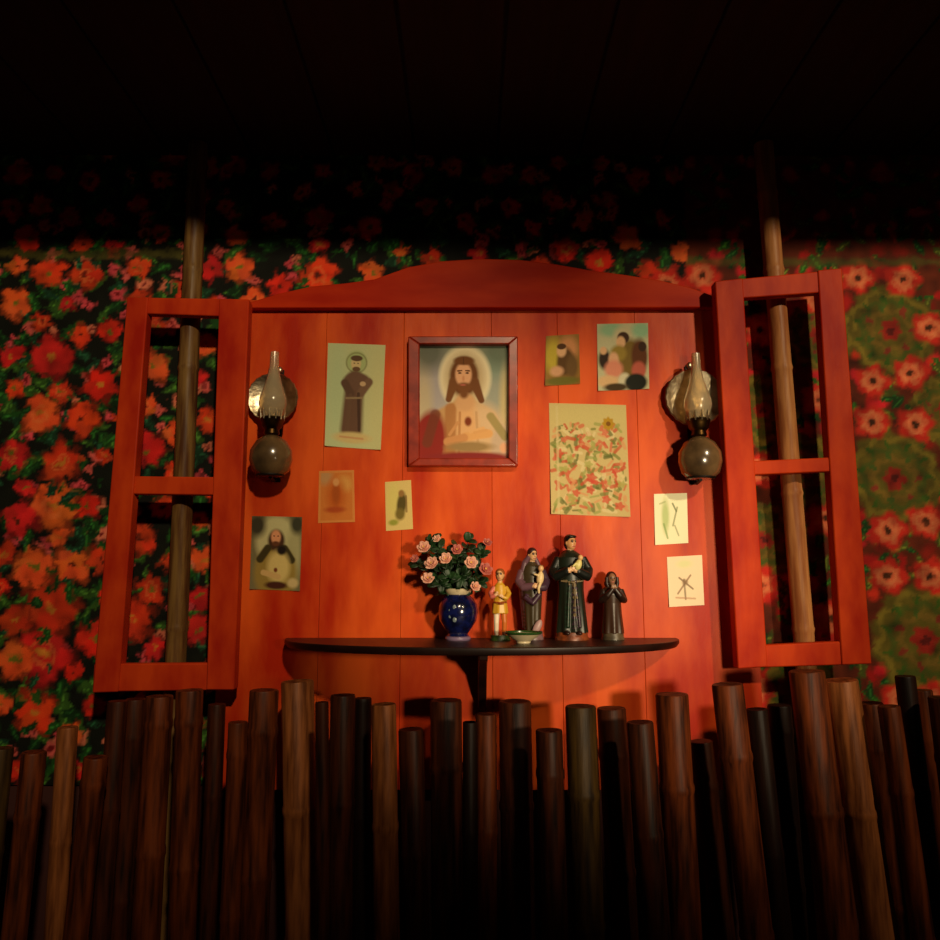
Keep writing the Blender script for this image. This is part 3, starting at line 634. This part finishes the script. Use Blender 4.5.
bm = bmesh.new(); a0 = L + Vector((0, 0, .063))
for k in range(7):                                                     # painted flower on the belly
    a = k * 2 * math.pi / 7; ell(bm, a0 + Vector((.012 * math.cos(a) - .004, -.0445 + .004 * abs(math.cos(a)), .014 * math.sin(a))), (.0065, .0016, .005), roty(-math.degrees(a)), 10)
obj('painted_flower', bm, mat('pale_blue_glaze', (112, 124, 128), .25), vase, label='pale grey painted flower on the belly')
mouth = L + Vector((0, 0, .108))
def petal(bm, c, d, nrm, l, wd, cup):
    d, nrm = d.normalized(), nrm.normalized(); s = d.cross(nrm).normalized(); rows = []
    for i in range(5):
        t = i / 4; wdt = wd * math.sin(math.pi * (.12 + .8 * t)) ** .8
        rows.append([bm.verts.new(c + d * l * t + s * wdt * q + nrm * (cup * t * t * l - .18 * wdt * (1 - abs(q)))) for q in (-1, -.5, 0, .5, 1)])
    for A, B in zip(rows, rows[1:]):
        for k in range(4): bm.faces.new((A[k], A[k + 1], B[k + 1], B[k]))
def addleaf(bm, base, d, l, wd): petal(bm, base, Vector(d), Vector((0, -.8, .6)), l, wd, -.35)
def flower(px, py, Y, r, m, label, seed):
    Y += .05; rg = random.Random(seed); c = at(px, py - 2, Y); ang = Vector((c.x - mouth.x, c.y - mouth.y, .05)).normalized()
    nrm = (ang * .5 + Vector((rg.uniform(-.2, .3), -1, rg.uniform(.1, .5)))).normalized()
    low = Vector((mouth.x + (c.x - mouth.x) * .12, mouth.y + (c.y - mouth.y) * .12, mouth.z - .03))
    t = thing('flower', label, 'flower', low, 'flowers in the blue vase')
    rim = Vector((mouth.x + max(-.018, min(.018, (c.x - mouth.x) * .35)), mouth.y + max(-.018, min(.018, (c.y - mouth.y) * .4)), mouth.z + .012))
    mid = rim.lerp(c, .5) + Vector((0, 0, .012)); back = c - nrm * .006
    bm = bmesh.new(); tube(bm, [low, rim, mid, back], [.0014, .0014, .0012, .0012], 8); obj('stem', bm, M['green_leaf'], t)
    bm = bmesh.new(); s = nrm.cross(Vector((0, 0, 1))).normalized(); u = s.cross(nrm)
    for ringk, (n_, l, el, of) in enumerate(((6, r, .15, 0), (5, r * .72, .7, .5), (4, r * .45, 1.6, .2))):
        for k in range(n_):
            a = (k + of) * 2 * math.pi / n_; d = s * math.cos(a) + u * math.sin(a) + nrm * el; petal(bm, c + nrm * .001 * ringk, d, nrm, l, l * .5, .3)
    bl = obj('blossom', bm, m, t); so = bl.modifiers.new('thick', 'SOLIDIFY'); so.thickness = .0007
    bm = bmesh.new(); ell(bm, c + nrm * r * .35, (r * .16,) * 3, seg=10); obj('flower_centre', bm, M['stamen'], t)
    bm = bmesh.new()
    for k in range(3): addleaf(bm, mid.lerp(back, .2 * k), ang + Vector((rg.uniform(-.9, .9), rg.uniform(-.8, .1), rg.uniform(-.5, .8))), rg.uniform(.022, .034), .008)
    lf = obj('leaf', bm, M['green_leaf'], t); so = lf.modifiers.new('thick', 'SOLIDIFY'); so.thickness = .0006
for i, (px, py, Y, r, m, lb) in enumerate([
    (424, 550, -.14, .0165, 'pink_petal', 'pale pink flower, highest at the left of the bouquet'), (432, 566, -.165, .017, 'pink_petal', 'pale pink flower, middle of three down the bouquet\'s left side'),
    (428, 581, -.16, .0155, 'pink_petal', 'pale pink flower drooping lowest at the left of the bouquet'), (446, 561, -.17, .015, 'pink_petal', 'pale pink flower just left of the bouquet centre'),
    (471, 565, -.175, .0155, 'pink_petal', 'creamy pink flower right of the bouquet centre'), (485, 572, -.155, .017, 'rose_petal', 'dusky rose flower at the right edge of the bouquet'),
    (475, 589, -.17, .0125, 'pink_petal', 'small pink flower hanging beside the vase lip at right'), (457, 552, -.16, .0135, 'rose_petal', 'dusky rose flower near the top centre of the bouquet'),
    (487, 545, -.13, .0115, 'rose_petal', 'small rose flower highest at the right of the bouquet'), (437, 541, -.125, .0105, 'pink_petal', 'tiny pale flower at the very top of the bouquet, left of centre'),
    (415, 561, -.125, .0105, 'rose_petal', 'small dull rose flower at the outermost left of the bouquet')]):
    flower(px, py, Y, r, M[m], lb, i)
def sprig(tips, label, seed):
    rg = random.Random(seed); low = mouth + Vector((rg.uniform(-.01, .01), rg.uniform(-.006, .01), -.035))
    t = thing('leafy_sprig', label, 'foliage', low, 'green sprigs in the blue vase'); bm = bmesh.new(); bl = bmesh.new()
    for px, py, Y in tips:
        c = at(px, py - 2, Y + .045); rim = mouth + Vector((max(-.017, min(.017, (c.x - mouth.x) * .4)), 0, .01))
        pts = [low, rim, rim.lerp(c, .5) + Vector((0, 0, .012)), c]; tube(bm, pts, [.0015, .0014, .0012, .0006], 8)
        for k in range(22):
            q = rim.lerp(pts[2], rg.random()) if k % 2 else pts[2].lerp(c, rg.random())
            addleaf(bl, q, (rg.uniform(-1, 1), rg.uniform(-.9, .5), rg.uniform(-.5, .9)), rg.uniform(.02, .036), rg.uniform(.007, .011))
    obj('stem', bm, M['green_leaf'], t); o = obj('leaf', bl, M['green_leaf'], t); o['kind'] = 'stuff'; so = o.modifiers.new('thick', 'SOLIDIFY'); so.thickness = .0006
sprig([(430, 541, -.11), (420, 566, -.115), (440, 550, -.13)], 'dark green leafy sprig filling the left of the bouquet', 21)
sprig([(468, 541, -.12), (484, 551, -.12), (470, 556, -.14), (458, 548, -.12)], 'dark green leafy sprig filling the right of the bouquet', 22)
sprig([(448, 578, -.16), (462, 576, -.17), (438, 586, -.14), (480, 583, -.13)], 'short dark green sprig just above the vase lip', 23)

# ---------------------------------------------------------------- wall oil lamps
def oil_lamp(px, pyf, label, ref, wide, tint, yfont=-.062):
    c = at(px, pyf, yfont); k = pxm(yfont); base = Vector((c.x, yfont, c.z))
    t = thing('oil_lamp', label, 'lamp', (c.x, 0, c.z - .06), 'wall oil lamps beside the shutters')
    rf_ = wide * k
    bm = bmesh.new(); lathe(bm, [(.004, -rf_ * 1.0), (rf_ * .55, -rf_ * .98), (rf_ * .86, -rf_ * .7), (rf_, -rf_ * .2), (rf_ * .97, rf_ * .25), (rf_ * .72, rf_ * .7), (rf_ * .42, rf_ * .92), (.010, rf_ * 1.02)], base, 40, 1, .9); obj('font', bm, M['font_glass'], t, label='round smoky oil font')
    zb_ = base.z + rf_ * .98
    bm = bmesh.new(); lathe(bm, [(.014, 0), (.019, .004), (.017, .014), (.024, .022), (.026, .032), (.030, .040), (.028, .044), (.012, .046)], (base.x, base.y, zb_), 32); obj('burner', bm, M['brass'], t)
    bm = bmesh.new()
    n = 12
    for i in range(n): a = 2 * math.pi * i / n; tube(bm, [(base.x + .028 * math.cos(a), base.y + .028 * math.sin(a), zb_ + .038), (base.x + .031 * math.cos(a), base.y + .031 * math.sin(a), zb_ + .062)], [.0025, .0008], 6)
    obj('gallery', bm, M['tin'], t)
    zc = zb_ + .042; H = .168
    prof = [(.020, 0), (.028, .015), (.034, .035), (.033, .05), (.026, .072), (.017, .1), (.0115, .13), (.010, H)]
    bm = bmesh.new(); inn = [(r - .0018, z) for r, z in prof]; lathe(bm, prof + inn[::-1], (base.x, base.y, zc), 36, cap=False); 
    bm.verts.ensure_lookup_table(); N = 36; L_ = len(bm.verts)
    for i in range(N): bm.faces.new((bm.verts[L_ - N + i], bm.verts[L_ - N + (i + 1) % N], bm.verts[(i + 1) % N], bm.verts[i]))
    obj('chimney', bm, M['lamp_glass'], t, label='clear glass chimney')
    bm = bmesh.new(); tube(bm, [(base.x, base.y, zb_ + .04), (base.x, base.y, zb_ + .058)], [.005, .004], 10, sx=1.6, sy=.4); obj('wick', bm, M['wick'], t)
    rp = at(ref[0], ref[1], -.02); rr_ = ref[2] * pxm(-.02)
    bm = bmesh.new(); pr2 = [(.002, .0)] + [(rr_ * q, -.016 * q * q) for q in (.2, .4, .6, .8, .92, 1.0)] + [(rr_ * 1.04, -.013), (rr_ * .9, -.008), (rr_ * .5, .002), (.002, .005)]
    lathe(bm, pr2, (rp.x, -.012, rp.z), 44, axis='y', fold=lambda a, h: 1 + (.012 * math.cos(22 * a) if h < -.009 else 0)); obj('reflector', bm, M['tin'], t, label='round polished tin reflector')
    bm = bmesh.new(); bxx = base.x
    box(bm, bxx - .010, bxx + .010, -.006, -.0003, base.z - rf_ * 1.1, rp.z + rr_ * 1.25)
    tube(bm, [(bxx, -.004, base.z - rf_ * .95), (bxx, -.03, base.z - rf_ * 1.1), (bxx, yfont, base.z - rf_ * 1.0)], .004, 10)
    for q in range(24):
        pass
    pts = [(bxx + rf_ * .62 * math.cos(a), yfont + rf_ * .56 * math.sin(a), base.z - rf_ * .92) for a in [2 * math.pi * i / 24 for i in range(25)]]; tube(bm, pts, .003, 8, cap=False)
    obj('wall_bracket', bm, M['iron'], t)
    bm = bmesh.new(); tp = rp.z + rr_ * 1.22; ell(bm, (bxx, -.008, tp), (.008, .006, .010), seg=12); obj('finial', bm, M['tin'], t)
oil_lamp(271, 456, 'oil lamp with glass chimney hung at the left edge of the panel', (273, 398, 25), 21.5, 0)
oil_lamp(700, 458, 'oil lamp with round tin reflector hung at the right edge of the panel', (694, 398, 29), 22, 0)

# ---------------------------------------------------------------- stakes of the fence
ORD = ['leftmost', 'second', 'third', 'fourth', 'fifth', 'sixth', 'seventh', 'eighth', 'ninth', 'tenth', 'eleventh', 'twelfth', 'thirteenth', 'fourteenth', 'fifteenth', 'sixteenth', 'seventeenth', 'eighteenth', 'nineteenth', 'twentieth']
TONE = ['dark brown', 'reddish brown', 'blackish', 'olive brown', 'brightly lit brown']
# centre x at top, top y, width, lean in px over the drop to y=785, tone, depth step
stakes = [(2, 748, 22, -2, 3), (34, 752, 24, -2, 1), (68, 727, 20, -1, 4), (96, 757, 24, -2, 1), (118, 701, 20, -3, 0), (136, 699, 22, -3, 0), (160, 696, 28, -2, 1), (190, 690, 28, 0, 1), (217, 704, 18, -1, 0), (238, 722, 20, -1, 1),
    (264, 690, 30, -2, 1), (297, 681, 34, 4, 4), (322, 702, 14, 2, 0), (343, 695, 26, 0, 0), (363, 698, 18, 0, 2), (384, 704, 26, 2, 4), (411, 729, 26, 2, 0), (446, 700, 33, 1, 0), (470, 722, 16, 0, 2), (486, 714, 22, 0, 1),
    (515, 701, 34, 1, 0), (549, 730, 28, 1, 0), (580, 706, 32, 2, 3), (611, 708, 30, 3, 0), (640, 722, 28, 4, 0), (672, 694, 34, 3, 1), (701, 741, 24, 4, 0), (727, 684, 32, 9, 1), (757, 709, 22, 6, 2), (779, 705, 24, 3, 2),
    (806, 671, 36, 10, 1), (840, 680, 36, 12, 4), (870, 703, 26, 9, 1), (889, 706, 22, 8, 1), (905, 676, 20, 8, 2), (922, 690, 20, 8, 1), (940, 697, 24, 7, 0)]
nS = len(stakes)
for i, (px, py, wd, lean, tone) in enumerate(stakes):
    Y = -.215 + (i % 3 - 1) * .07
    r = wd * pxm(Y) / 2 * .92
    a = at(px, py, Y); b = at(px + lean + (px - 470) * (785 - py) / 9000, 785, Y)
    d = (b - a) / (b.z - a.z); foot = a + d * (0 - a.z)
    L_ = a.z; pts, rad = [], []
    nodes = [a.z - random.uniform(.05, .3)]
    while nodes[-1] > .2: nodes.append(nodes[-1] - random.uniform(.24, .34))
    hs = sorted(set([0, .01, L_ * .25, L_ * .5, L_ * .75] + [n + e for n in nodes for e in (-.012, -.004, .004, .012) if 0 < n + e < L_ - .01]))
    prof = []
    for z in hs: prof.append((z, 1 + (.07 if any(abs(z - n) < .006 for n in nodes) else 0)))
    bm = bmesh.new()
    ax = [a + d * (z - a.z) for z, _ in prof] + [a - d * .003, a]
    rr_ = [r * k for _, k in prof] + [r, r * .95]
    wob = lambda t, j, p=random.uniform(0, 6): 1 + .03 * math.cos(3 * t + p)
    ax += [a + d * .0, a - d * .06]; rr_ += [r * .72, r * .66]                # open hollow end
    tube(bm, ax, rr_, 18, wob=wob)
    o = obj('bamboo_stake', bm, STK[tone], origin=foot)
    under = 'under the left shutter' if 90 < px < 245 else 'under the right shutter' if 738 < px < 870 else 'before the floral cloth' if px < 90 or px > 870 else 'before the red panel'
    if i < nS / 2: pos = f'{ORD[i]} stake from the left' if i else 'leftmost stake of the row'
    else:
        j = nS - 1 - i; pos = f'{ORD[j]} stake from the right' if j else 'rightmost stake of the row'
    tag(o, f'{TONE[tone]} bamboo stake {under}, {pos}', 'stake', 'bamboo stakes of the fence')
